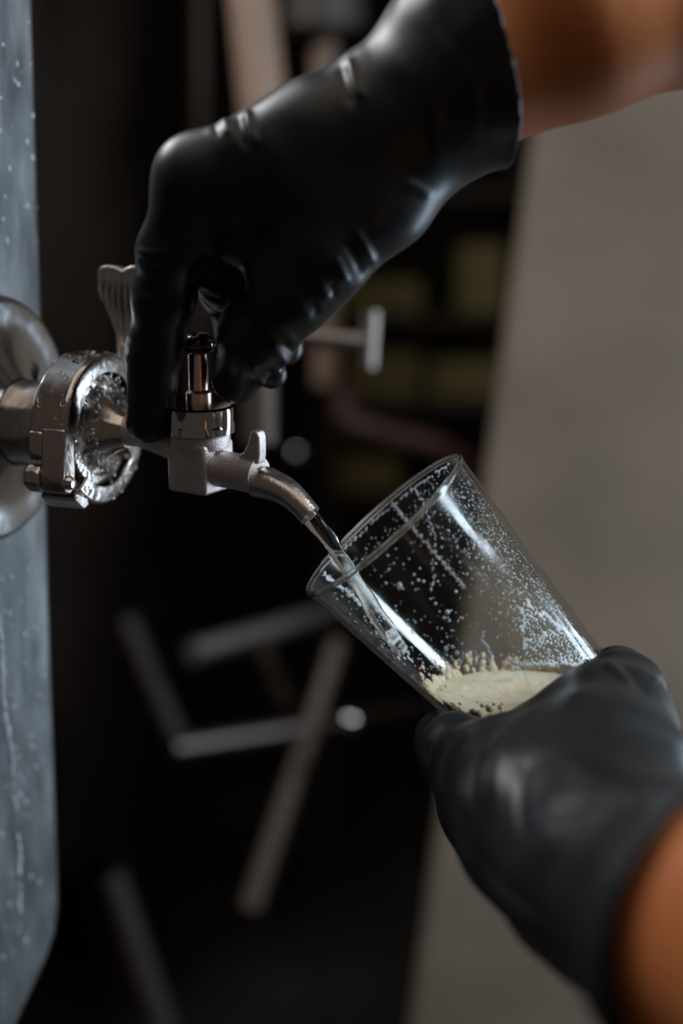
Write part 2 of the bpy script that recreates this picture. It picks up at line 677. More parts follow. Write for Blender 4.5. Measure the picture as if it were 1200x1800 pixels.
def band(name, a0, a1, mtl, rmax=0.0330, n=44):
    prof = [(0.0245, 0.0005), (0.0290, 0.0005), (0.0318, -0.0003), (rmax, -0.0018), (rmax, -0.0165), (0.0318, -0.0185), (0.0215, -0.0185), (0.0215, -0.0165), (0.0262, -0.0125), (0.0262, -0.006)]
    V, Fc = [], []
    m = len(prof)
    for i in range(n + 1):
        a = a0 + (a1 - a0) * i / n
        for r, z in prof:
            V.append(cl(r, a, z))
    for i in range(n):
        for j in range(m):
            k = (j + 1) % m
            Fc.append((i * m + j, i * m + k, (i + 1) * m + k, (i + 1) * m + j))
    Fc.append(tuple(range(m)))
    Fc.append(tuple(n * m + j for j in range(m)))
    o = raw(name, V, Fc, mtl, clamp, True, 30)
    bevel_me(o, 0.0006, 2, 25)
    return o


up_half = band('upper_band', 6, 172, M['wet_steel'])
lo_half = band('lower_band', 188, 318, M['wet_steel'])
# straight lug of the upper half running down past the near side, and hinge knuckles
yfr = Matrix((E1, Z, U)).transposed().to_4x4()
yfr.translation = PC
extrude_poly('hinge_lug', [(0.0265, 0.006), (0.0330, 0.006), (0.0345, -0.004), (0.0365, -0.0155), (0.0350, -0.0205), (0.0310, -0.0220), (0.0270, -0.0195), (0.0262, -0.0120)], yfr, -0.0112, -0.0002, M['wet_steel'], up_half, 0.0009)
extrude_poly('lug_step', [(0.0285, 0.0045), (0.0335, 0.0045), (0.0343, -0.0045), (0.0335, -0.0085), (0.0285, -0.0085)], yfr, -0.0178, -0.0110, M['wet_steel'], up_half, 0.0012)
extrude_poly('hinge_knuckle', [(0.0270, -0.0110), (0.0330, -0.0095), (0.0368, -0.0125), (0.0372, -0.0175), (0.0340, -0.0215), (0.0285, -0.0225), (0.0255, -0.0190)], yfr, -0.0195, -0.0116, M['wet_steel'], lo_half, 0.0015, segs=3)
extrude_poly('hinge_stop', [(0.0200, -0.0255), (0.0275, -0.0215), (0.0300, -0.0245), (0.0235, -0.0300), (0.0190, -0.0290)], yfr, -0.0160, 0.0012, M['wet_steel'], lo_half, 0.0007)
hfr = frame(PC + E1 * 0.0318 + Z * (-0.0165), U, Z)
lathe('hinge_pin', [(0, -0.0195), (0.0022, -0.0195), (0.0030, -0.0185), (0.0030, -0.0005), (0.0029, 0.0010), (0.0020, 0.0022), (0, 0.0026)], hfr, M['steel'], clamp, n=24)
# swing bolt and ribbed wing nut on the far side
bolt0 = cl(0.0345, 180, -0.009)
bfr = frame(bolt0 + Z * -0.008, Z, U)
lathe('swing_bolt', [(0, 0), (0.0032, 0), (0.0032, 0.045), (0.0025, 0.046), (0, 0.046)], bfr, M['steel'], clamp, n=20)
nut = lathe('wing_nut', [(0.0033, 0.020), (0.0062, 0.0200), (0.0062, 0.0235), (0.0048, 0.0260), (0.0045, 0.040), (0.0033, 0.041)], bfr, M['steel'], clamp, n=28, closed=True)


def wing(sign):
    # outline in the plane (RIGHT-ish sideways, up)
    side = Vector((0.97, -0.12, 0)).normalized() * sign
    out = [(0.0032, 0.021), (0.0034, 0.034), (0.0042, 0.043), (0.0075, 0.0515), (0.0104, 0.0590), (0.0114, 0.0665), (0.0113, 0.0700), (0.0096, 0.0715), (0.0062, 0.0724), (0.0030, 0.0718), (-0.0006, 0.0700), (-0.0006, 0.030)]
    fr = Matrix((side, Z, side.cross(Z))).transposed().to_4x4()
    fr.translation = bfr.translation + Z * 0.003
    w = extrude_poly('wing', out, fr, -0.0035, 0.0035, M['steel'], nut, 0.0011, segs=3)
    # grip ribs on the wing's broad faces
    for k in range(4):
        x = 0.0014 + 0.0027 * k
        y0 = 0.045 + 0.0038 * k
        y1 = 0.0655 + 0.0010 * k
        for zz in (-0.0035, 0.0035):
            pts = [fr @ Vector((x, y0, zz)), fr @ Vector((x + 0.0002, (y0 + y1) / 2, zz * 1.08)), fr @ Vector((x, y1, zz))]
            tube('rib', pts, [0.0006, 0.0014, 0.0009], M['steel'], w, n=8, seg=4)


wing(-1)
wing(1)

# ------------------------------------------------------------------ sampling tap
tap = thing('sampling_tap', 'cast steel sampling tap with black knob, pouring beer from its spout', 'tap')
lathe('tap_ferrule', [(0.0, -0.0095), (0.0252, -0.0095), (0.0252, -0.0055), (0.0236, -0.0028), (0.0205, -0.0020), (0.0192, -0.0040), (0.0165, -0.0030), (0.0120, 0.0015), (0.0088, 0.0060), (0.0070, 0.0105), (0, 0.0105)], cfr, M['wet_steel'], tap, n=64, sharp=40)
tube('inlet_pipe', [PC + U * 0.002, PC + U * 0.018, PB - U * 0.004], [0.0072, 0.0066, 0.0066], M['cast'], tap, n=28)

A_BLK = math.radians(33)
S_DIR = Vector((math.cos(A_BLK), -math.sin(A_BLK), 0))
B_DIR = Vector((-math.sin(A_BLK), -math.cos(A_BLK), 0))
kfr = Matrix((S_DIR, -B_DIR, Z)).transposed().to_4x4()
kfr.translation = PB
w = 0.0101
body = extrude_poly('body', [(-w, -w), (w, -w), (w, w), (-w, w)], kfr, -0.0155, 0.0060, M['cast'], tap, 0.0016, segs=3)
lathe('neck', [(0, 0.003), (0.0122, 0.003), (0.0128, 0.0046), (0.0128, 0.0105), (0, 0.0105)], kfr, M['cast'], body, n=48)


def nut_r(r, a, z):
    # round gland nut with six shallow flats
    k = math.pi / 3
    off = ((a + 0.908) % k) - k / 2
    if r < 0.0125 or z < 0.0132 or z > 0.0195:
        return r
    return min(r, 0.0142 / math.cos(off))


lathe('gland_nut', [(0, 0.0085), (0.0130, 0.0085), (0.0147, 0.0095), (0.0149, 0.0125), (0.0149, 0.0133), (0.0149, 0.0190), (0.0146, 0.0202), (0.0135, 0.0210), (0.0080, 0.0214), (0, 0.0214)], kfr, M['chrome'], tap, n=96, sharp=30, rfun=nut_r)
lathe('spindle', [(0, 0.0205), (0.0054, 0.0205), (0.0054, 0.0262), (0.0047, 0.0268), (0.0041, 0.0274), (0.0041, 0.0440), (0, 0.0440)], kfr, M['copper'], tap, n=40)
knob = lathe('knob', [(0, 0.0425), (0.0050, 0.0425), (0.0068, 0.0436), (0.0074, 0.0452), (0.0074, 0.0464), (0.0071, 0.0480), (0.0061, 0.0495), (0.0043, 0.0506), (0.0020, 0.0511), (0, 0.0512)], kfr, M['black_knob'], tap, n=48, sharp=60)
RB = []
for i in range(10):
    a = 2 * math.pi * i / 10
    RB.append((0.00725 + 0.00035 * math.cos(a), 0.0459 + 0.00035 * math.sin(a)))
lathe('red_ring', RB, kfr, M['red'], knob, n=48, closed=True)

# spout socket, lug and curved spout
s0 = PB + S_DIR * 0.006 + Z * (-0.0050)
s1 = s0 + S_DIR * 0.0245 + Z * (-0.0008)
tube('spout_socket', [s0, s0 + (s1 - s0) * 0.5, s1], [0.0079, 0.0076, 0.0078], M['cast'], tap, n=40)


def dpt(px, py, k):
    """point on the vertical plane through the spout axis seen at that pixel"""
    return on_plane(px, py, s0, Vector((S_DIR.y, -S_DIR.x, 0)))


sp_pts = [dpt(452, 846, 0), dpt(472, 850, 0), dpt(500, 863, 0), dpt(522, 881, 0), dpt(545, 906, 0)]
SPOUT_TIP = sp_pts[-1]
tube('spout', sp_pts, [0.0068, 0.0066, 0.0059, 0.0053, 0.0048], M['spout'], tap, n=36, seg=8)
lfr = Matrix((S_DIR, Z, S_DIR.cross(Z))).transposed().to_4x4()
lfr.translation = s1
extrude_poly('lug', [(-0.0085, 0.0055), (0.0015, 0.0055), (0.0022, 0.0090), (0.0022, 0.0165), (0.0014, 0.0190), (-0.0006, 0.0197), (-0.0023, 0.0186), (-0.0036, 0.0140), (-0.0060, 0.0098), (-0.0085, 0.0082)], lfr, -0.0028, 0.0028, M['cast'], tap, 0.0011, segs=3)

# ------------------------------------------------------------------ beer glass
GD = 0.578
RIMC = P(672, 920, GD)
g_in = 0.135


def camdir(x, y, z):
    return (RIGHT * x + UP * y - FWD * z).normalized()


G_AX = camdir(-0.673, 0.740, g_in)                            # from base to rim
RIM_R = 181 * GD / F
G_LEN = 0.114
BASE_R = RIM_R - 0.098 * G_LEN
gfr = frame(RIMC - G_AX * G_LEN, G_AX, RIGHT)                  # local z from base to rim
TH = 0.0019


def out_r(z):
    return BASE_R + (RIM_R - BASE_R) * z / G_LEN


def in_r(z):
    return out_r(z) - TH - 0.0008 * (1 - z / G_LEN)


gp = [(0, 0.0012), (BASE_R - 0.006, 0.0012), (BASE_R - 0.0035, 0.0), (BASE_R - 0.0012, 0.0006), (out_r(0.0025), 0.0030)]
gp += [(out_r(z), z) for z in (0.012, 0.035, 0.06, 0.085, G_LEN - 0.0022)]
gp += [(RIM_R + 0.00015, G_LEN - 0.0010), (RIM_R - 0.0004, G_LEN), (RIM_R - 0.0014, G_LEN), (in_r(G_LEN) - 0.0001, G_LEN - 0.0010)]
gp += [(in_r(z), z) for z in (G_LEN - 0.0022, 0.085, 0.06, 0.035, 0.016)]
gp += [(in_r(0.0105) - 0.001, 0.0108), (in_r(0.009) - 0.004, 0.0088), (0.012, 0.0080), (0, 0.0080)]
glass = lathe('beer_glass', gp, gfr, M['glass'], None, n=128, sharp=70)
RM = []
for i in range(12):
    a = 2 * math.pi * i / 12
    RM.append((RIM_R - 0.0009 + 0.00125 * math.cos(a), G_LEN - 0.0006 + 0.00125 * math.sin(a)))
lathe('rim', RM, gfr, M['rim_glass'], glass, n=128, closed=True, sharp=80)
tag(glass, 'clear tapered beer glass tilted under the spout, wet with drops and foam', 'glass')


def inner_pt(th, z, off=0.0):
    r = in_r(z) - off
    return gfr @ Vector((r * math.cos(th), r * math.sin(th), z))


ginv = gfr.inverted()
# local direction towards the camera and towards the photo's upper side of the glass
_c = ginv.to_3x3() @ (-FWD)
TH_CAM = math.atan2(_c.y, _c.x)
_r = ginv.to_3x3() @ camdir(0.74, 0.673, 0)
SGN = 1 if math.sin(math.atan2(_r.y, _r.x) - TH_CAM) > 0 else -1     # which way theta grows towards the upper right


def glass_uv(px, py, back=False):
    """(angle, height) of the inner wall seen at a pixel; back picks the far wall"""
    ro = ginv @ CAM
    rd = ginv.to_3x3() @ (FWD + (px - 600) / F * RIGHT + (900 - py) / F * UP)
    hits = []
    ts = np.linspace(0.45, 0.72, 5400)
    X = ro.x + rd.x * ts
    Y = ro.y + rd.y * ts
    Zz = ro.z + rd.z * ts
    f = np.hypot(X, Y) - (in_r(Zz))
    s = np.where((f[:-1] > 0) != (f[1:] > 0))[0]
    if len(s) == 0:
        return None
    i = s[-1] if back else s[0]
    return math.atan2(Y[i], X[i]), Zz[i]


# beer: horizontal surface in the tilted glass
rnd = random.Random(4)
LEVEL = P(800, 1229, 0.588).z


def beer_volume(name, z_lo, z_hi, material, parent=None, bumps=0.0):
    """fills the inside of the glass between two horizontal levels"""
    nt, nz = 96, 60
    bm = bmesh.new()
    rings = []
    zs = [0.0083 + (G_LEN * 0.8 - 0.0083) * i / nz for i in range(nz + 1)]
    for z in zs:
        rings.append([bm.verts.new(inner_pt(2 * math.pi * i / nt, z, 0.00035 + (0.002 if z < 0.0100 else 0.0))) for i in range(nt)])
    for A, B in zip(rings[:-1], rings[1:]):
        for i in range(nt):
            j = (i + 1) % nt
            bm.faces.new((A[i], A[j], B[j], B[i]))
    bm.faces.new(rings[0])
    bm.faces.new(rings[-1])
    bmesh.ops.recalc_face_normals(bm, faces=bm.faces)
    for co, no, keep_low in ((z_hi, 1, True), (z_lo, -1, False)):
        if co is None:
            continue
        geom = bm.verts[:] + bm.edges[:] + bm.faces[:]
        r = bmesh.ops.bisect_plane(bm, geom=geom, plane_co=(0, 0, co), plane_no=(0, 0, no), clear_outer=True)
        edges = [e for e in r['geom_cut'] if isinstance(e, bmesh.types.BMEdge)]
        bmesh.ops.holes_fill(bm, edges=edges)
    me = bpy.data.meshes.new(name)
    bm.to_mesh(me)
    bm.free()
    return link(name, me, material, parent, True, 40)


beer = beer_volume('beer', None, LEVEL - 0.006, M['beer'])
tag(beer, 'pale beer pooled in the bottom of the tilted glass', 'beer')
beer_volume('foam_head', LEVEL - 0.006, LEVEL, M['foam'], beer)

# foam lacing left on the inner wall: real thin patches cut out of the wall surface


def poly_noise(u, v, seed, n=10, f=1.0):
    r = np.random.default_rng(seed)
    o = np.zeros_like(u)
    for _ in range(n):
        a, b, p = r.normal(0, f), r.normal(0, f), r.uniform(0, 6.28)
        o += np.sin(a * u + b * v + p)
    return o / n ** 0.5


def patch_from_mask(name, mask_fun, material, parent, thick=0.0005, res=0.0005, off=0.00005):
    """quads of the inner wall where mask_fun(px, py, near, u, v) > 0, given real thickness"""
    nt = int(2 * math.pi * in_r(0.06) / res)
    zs = np.arange(0.010, G_LEN - 0.001, res)
    th = np.linspace(0, 2 * math.pi, nt, endpoint=False)
    T, Zg = np.meshgrid(th, zs, indexing='ij')
    R = in_r(Zg) - off
    Lp = np.stack([R * np.cos(T), R * np.sin(T), Zg], -1).reshape(-1, 3)
    Mx = np.array(gfr)
    W = Lp @ Mx[:3, :3].T + Mx[:3, 3]
    PX = project(W)
    near = np.cos(T - TH_CAM).ravel()
    m = mask_fun(PX[:, 0], PX[:, 1], near, (T * 0.037).ravel() * 1000, Zg.ravel() * 1000, W[:, 2])
    m = m.reshape(T.shape)
    corner = (m > 0)
    j2 = np.roll(np.arange(nt), -1)
    cell = corner[:, :-1] & corner[j2][:, :-1] & corner[:, 1:] & corner[j2][:, 1:]
    cells = np.argwhere(cell)
    nz = len(zs)
    inner = np.stack([(R - thick * np.clip(m, 0.15, 1)) * np.cos(T), (R - thick * np.clip(m, 0.15, 1)) * np.sin(T), Zg], -1).reshape(-1, 3)
    i, j = cells[:, 0], cells[:, 1]
    i2 = j2[i]
    q = np.stack([i * nz + j, i2 * nz + j, i2 * nz + j + 1, i * nz + j + 1], 1)
    used, invx = np.unique(q, return_inverse=True)
    q = invx.reshape(-1, 4)
    A = Lp[used] @ Mx[:3, :3].T + Mx[:3, 3]
    B = inner[used] @ Mx[:3, :3].T + Mx[:3, 3]
    n0 = len(used)
    # side walls on boundary edges
    E = np.vstack([q[:, [0, 1]], q[:, [1, 2]], q[:, [2, 3]], q[:, [3, 0]]])
    key = np.sort(E, 1)
    _, first, cnt = np.unique(key, axis=0, return_index=True, return_counts=True)
    be = E[first[cnt == 1]]
    sides = np.stack([be[:, 1], be[:, 0], be[:, 0] + n0, be[:, 1] + n0], 1)
    Q = np.vstack([q, q[:, ::-1] + n0, sides])
    o = net_object(name, np.vstack([A, B]), Q, material, parent)
    o['kind'] = 'stuff'
    return o


def seg_dist(px, py, pts):
    best = np.full(px.shape, 1e9)
    for a, b in zip(pts[:-1], pts[1:]):
        a, b = np.array(a, float), np.array(b, float)
        ab = b - a
        t = np.clip(((px - a[0]) * ab[0] + (py - a[1]) * ab[1]) / (ab @ ab), 0, 1)
        best = np.minimum(best, np.hypot(px - a[0] - t * ab[0], py - a[1] - t * ab[1]))
    return best


def in_poly(px, py, pts):
    """rough signed distance in pixels, positive inside"""
    d = seg_dist(px, py, pts + [pts[0]])
    ins = np.zeros(px.shape, bool)
    n = len(pts)
    for k in range(n):
        (x0, y0), (x1, y1) = pts[k], pts[(k + 1) % n]
        c = ((y0 > py) != (y1 > py)) & (px < (x1 - x0) * (py - y0) / (y1 - y0 + 1e-9) + x0)
        ins ^= c
    return np.where(ins, d, -d)


def near_mask(px, py, near, u, v, wz):
    n1 = poly_noise(u, v, 3, 12, 1.1)
    n2 = poly_noise(u, v, 8, 12, 2.2)
    # tall foam tongue on the right and the band above the hand
    A = in_poly(px, py, [(912, 1040), (932, 1062), (960, 1075), (985, 1100), (1030, 1120), (1060, 1150), (1000, 1180), (900, 1235), (840, 1262), (800, 1240), (845, 1205), (885, 1175), (915, 1150), (916, 1095)])
    a = A / 6 + 0.8 * n1 * np.clip(1.2 - A / 30, 0, 1)
    holes = (n2 > 0.25) & (A > 7) & (px > 905) & (py < 1165)
    a = np.where(holes, -1, a)
    # ring shaped trickle and the patch at the lower left
    ring = seg_dist(px, py, [(848, 1112), (845, 1128), (834, 1140), (833, 1158), (836, 1176), (840, 1195), (850, 1190), (856, 1170), (862, 1152), (856, 1138), (846, 1128)])
    b = (4.6 + 1.2 * n2 - ring) / 3
    c = in_poly(px, py, [(768, 1236), (790, 1220), (818, 1222), (822, 1260), (795, 1262)]) / 4 + 0.9 * n2
    d = (5 + 1.5 * n2 - seg_dist(px, py, [(795, 1185), (808, 1165), (814, 1150)])) / 3
    e = (5 + 2 * n2 - seg_dist(px, py, [(805, 1180), (822, 1172), (838, 1182)])) / 3
    out = np.maximum.reduce([a, b, c, d, e])
    out = np.where((wz < LEVEL + 0.0110 + 0.0022 * n1) | (py > 1172 + 4 * n1), -1, out)          # below the head the foam itself shows
    return np.where(near > 0.05, out, -1)


def far_mask(px, py, near, u, v, wz):
    n2 = poly_noise(u, v, 21, 12, 2.4)
    s1 = (4.2 + 2.6 * n2 - seg_dist(px, py, [(690, 885), (705, 905), (740, 945), (775, 985), (815, 1030)])) / 3
    s2 = (2.2 + 1.4 * n2 - seg_dist(px, py, [(728, 858), (742, 880), (752, 905), (766, 945), (764, 965), (758, 990), (764, 1010), (756, 1040)])) / 2
    s3 = (4.5 + 3.0 * n2 - seg_dist(px, py, [(570, 1010), (590, 1028), (610, 1040), (640, 1068)])) / 3
    s4 = (2.6 + 2.4 * n2 - seg_dist(px, py, [(580, 985), (610, 960), (668, 905), (740, 848), (790, 815)])) / 2
    out = np.maximum.reduce([s1, s2, s3, s4])
    return np.where(near < -0.05, out, -1)


patch_from_mask('foam_lacing', near_mask, M['lacing'], glass)
patch_from_mask('foam_trickle', far_mask, M['lacing'], glass, res=0.00045)

# drops clinging to the inside of the glass


def blob_mesh(name, items, material, parent, kind='stuff'):
    """items: (centre, normal, along, r_across, r_along, height) -> flattened domes joined into one mesh"""
    rings = [(1.0, 0.0), (0.86, 0.5), (0.5, 0.86)]
    n = 10
    V, Fc = [], []
    for c, nn, al, ra, rl, hh in items:
        nn = nn.normalized()
        al = (al - al.dot(nn) * nn).normalized()
        ac = nn.cross(al)
        base = len(V)
        for rr, zz in rings:
            for i in range(n):
                a = 2 * math.pi * i / n
                V.append(c + al * (rl * rr * math.cos(a)) + ac * (ra * rr * math.sin(a)) + nn * (hh * zz))
        V.append(c + nn * hh)
        top = len(V) - 1
        for k in range(2):
            for i in range(n):
                j = (i + 1) % n
                Fc.append((base + k * n + i, base + k * n + j, base + (k + 1) * n + j, base + (k + 1) * n + i))
        for i in range(n):
            j = (i + 1) % n
            Fc.append((base + 2 * n + i, base + 2 * n + j, top))
        Fc.append(tuple(base + i for i in range(n - 1, -1, -1)))
    me = bpy.data.meshes.new(name)
    me.from_pydata([tuple(v) for v in V], [], Fc)
    o = link(name, me, material, parent, True, None)
    if kind:
        o['kind'] = kind
    return o


def wall_drop(px, py, back, r, stretch=1.0, hh=0.5):
    q = glass_uv(px, py, back)
    if q is None or not (0.012 < q[1] < G_LEN - 0.004):
        return None
    th, z = q
    c = inner_pt(th, z, 0.0)
    n = (gfr.to_3x3() @ Vector((-math.cos(th), -math.sin(th), 0)))
    return (c, n, Vector((0, 0, -1)), r, r * stretch, r * hh)


items = []
big = [(702, 1030, 7, 1.5), (678, 1025, 4, 1), (795, 1137, 5, 1), (784, 1140, 6, 1.3), (803, 1148, 6, 1.2), (786, 1076, 6, 1.1), (780, 1086, 4, 1), (789, 1091, 4, 1), (801, 1040, 4, 1), (810, 1155, 4, 1), (795, 1160, 4, 1), (812, 1132, 3.5, 1), (765, 1061, 4, 1), (735, 1020, 4, 1), (744, 1022, 4, 1), (727, 1010, 3.5, 1)]
for px, py, r, st in big:
    it = wall_drop(px, py, False, 0.72 * r * GD / F, st)
    if it:
        items.append(it)
for k in range(120):
    # loose field of round beads in the lower-left half
    t, s = rnd.random(), rnd.gauss(0, 0.5)
    px = 640 + 150 * t + 55 * s
    py = 960 + 190 * t - 60 * s
    it = wall_drop(px, py, False, rnd.uniform(0.8, 2.3) * GD / F)
    if it:
        items.append(it)
for k in range(110):
    t, s = rnd.random(), rnd.random()
    px = 575 + 190 * t + 26 * s
    py = 1045 + 180 * t - 26 * s
    it = wall_drop(px, py, False, rnd.uniform(0.7, 2.2) * GD / F, rnd.uniform(1, 1.5))
    if it:
        items.append(it)
blob_mesh('foam_beads', items, M['lacing'], glass)
items = []
for k in range(2200):
    # fine mist of drops on the upper right side
    t = rnd.random()
    s = abs(rnd.gauss(0, 0.42))
    ex, ey = 806 + 235 * t, 812 + 320 * t
    px = ex - 130 * s * 0.92
    py = ey + 130 * s * 0.45
    it = wall_drop(px, py, rnd.random() < 0.35, rnd.choice((0.5, 0.6, 0.8, 1.0, 1.5)) * GD / F, rnd.uniform(1, 1.7))
    if it:
        items.append(it)
for k in range(120):
    t = rnd.random()
    px, py = 600 + 190 * t + rnd.uniform(0, 25), 985 - 170 * t + rnd.uniform(0, 40)
    it = wall_drop(px, py, True, rnd.uniform(0.6, 1.5) * GD / F)
    if it:
        items.append(it)
blob_mesh('fine_drops', items, M['lacing'], glass)

# lumps of froth lying on the head
items = []
lc = gfr @ Vector((0, 0, 0.040))
for k in range(900):
    c = Vector((lc.x + rnd.uniform(-0.05, 0.05), lc.y + rnd.uniform(-0.045, 0.045), LEVEL - 0.0006))
    l = ginv @ c
    edge = in_r(l.z) - math.hypot(l.x, l.y)
    if l.z < 0.010 or edge < 0.0006:
        continue
    r = min(rnd.choice((0.0006, 0.0009, 0.0013, 0.0018, 0.0026, 0.0036)), 0.0006 + edge * 0.95)
    items.append((c, Vector((0, 0, 1)), Vector((rnd.uniform(-1, 1), rnd.uniform(-1, 1), 0.01)), r, r * rnd.uniform(1, 1.5) if edge > 0.01 else r, r * rnd.uniform(0.10, 0.26)))
    if len(items) > 420:
        break
# and froth clinging to the wall just above it
for k in range(520):
    th = rnd.uniform(0, 2 * math.pi)
    hh = 0.007 * rnd.random() ** 2.2 * (0.5 + 0.5 * math.sin(3 * th + 1.0) + 0.4)
    best = min((abs(inner_pt(th, z / 2000).z - (LEVEL + hh)), z / 2000) for z in range(24, 200))
    if best[0] > 0.001:
        continue
    r = rnd.choice((0.0006, 0.0009, 0.0013, 0.0019)) * (1.15 - hh * 90)
    n = gfr.to_3x3() @ Vector((-math.cos(th), -math.sin(th), 0))
    items.append((inner_pt(th, best[1], 0.0001), n, Vector((0, 0, -1)), max(r, 0.0004), max(r, 0.0004) * rnd.uniform(1, 1.6), max(r, 0.0004) * 0.5))
blob_mesh('froth', items, M['foam'], beer)

# beer stream from the spout to the lower wall of the glass
q = glass_uv(706, 1142, True)
end = inner_pt(*q)
sp = [SPOUT_TIP - (sp_pts[-1] - sp_pts[-2]).normalized() * 0.004]
st_px = [(548, 912), (575, 945), (605, 990), (640, 1045), (672, 1095), (706, 1142)]
d0 = (SPOUT_TIP - CAM).dot(FWD)
d1 = (end - CAM).dot(FWD) - 0.002
for i, (x, y) in enumerate(st_px):
    sp.append(P(x, y, d0 + (d1 - d0) * i / (len(st_px) - 1)))
stream = tube('beer_stream', sp, [0.0036, 0.0036, 0.0033, 0.0031, 0.0033, 0.0037, 0.0030], M['stream'], None, n=18, seg=10)
_v = stream.data.vertices
for v in _v:
    s = v.co.z * 900
    v.co += Vector((math.sin(s + v.co.x * 700), math.cos(s * 0.8 + v.co.x * 500), 0)) * 0.00022
tag(stream, 'clear stream of beer running from the spout into the glass', 'beer stream')
items = []
for k in range(60):
    t = rnd.random() ** 0.6
    px, py = 640 + 80 * t + rnd.uniform(-9, 9), 1075 + 85 * t + rnd.uniform(-9, 9)
    it = wall_drop(px, py, True, rnd.uniform(1.0, 3.5) * GD / F, rnd.uniform(1, 2.2))
    if it:
        items.append(it)
blob_mesh('splash_foam', items, M['lacing'], stream)

# ------------------------------------------------------------------ person: two forearms with black gloves
person = thing('person', 'person in black gloves gripping the tap knob and holding the tilted glass', 'person')
H_RES = 0.00125


def hand(palm, fingers, arm, cuff_at, cuff_n, cuff_extra, fold_lines, seed, k_palm=0.010, k_fing=0.012, bead=0.0009, holds_glass=False):
    palm_n = [nodes(c) for c in palm]
    fing_n = [nodes(c) for c in fingers]
    arm_n = nodes(arm)
    cuff_c = P(*cuff_at)
    cn = Vector(cuff_n).normalized()
    glove_nodes = [n for c in palm_n + fing_n for n in c] + [(*cuff_c, 0.05)]
    X, lo, h = grid_for(glove_nodes, H_RES)
    d = None
    for c in palm_n:
        e = chain_sdf(X, c, 0.008)
        d = e if d is None else smin(d, e, k_palm)
    armd = chain_sdf(X, arm_n, 0.01)
    along = (X[0] - cuff_c.x) * cn.x + (X[1] - cuff_c.y) * cn.y + (X[2] - cuff_c.z) * cn.z
    sleeve = armd - 0.0018 - cuff_extra * np.clip(1 + along / 0.05, 0, 1) ** 2 - bead * np.exp(-(along / 0.0022) ** 2)
    base = smin(d, sleeve, 0.012)
    tot = base
    for c in fing_n:
        f = chain_sdf(X, c, 0.006)
        tot = smin(tot, smin(base, f, k_fing), 0.0015)
    tot = smax(tot, along, 0.0012)
    tot = smax(tot, -np.maximum(armd - 0.0009, -along - 0.035), 0.0008)      # the sleeve is hollow around the arm
    if holds_glass:                                               # the palm and fingers close against the glass, never through it
        g = np.array(ginv)
        lx, ly, lz = [(g[i, 0] * X[0] + g[i, 1] * X[1] + g[i, 2] * X[2] + g[i, 3]).astype(np.float32) for i in range(3)]
        dg = np.maximum(np.maximum(np.hypot(lx, ly) - out_r(lz), -lz), lz - G_LEN) - 0.0009
        tot = smax(tot, -dg, 0.0012)
    V, Q = surface_nets(tot, lo, h)
    V = relax(V, Q, 3)
    V = folds(V, Q, fold_lines)
    N = vnormals(V, Q)
    V = V + N * (0.00022 * noise3(V, 260, seed) + 0.00030 * noise3(V * np.array([1, 1, 1.6]), 110, seed + 1))[:, None]
    g = net_object('glove', V, Q, M['nitrile'], person, 1)
    # bare arm
    X, lo, h = grid_for(arm_n, 0.0025)
    V, Q = surface_nets(chain_sdf(X, arm_n, 0.012), lo, h)
    V = relax(V, Q, 2)
    net_object('forearm', V, Q, M['skin'], person, 1)
    return g


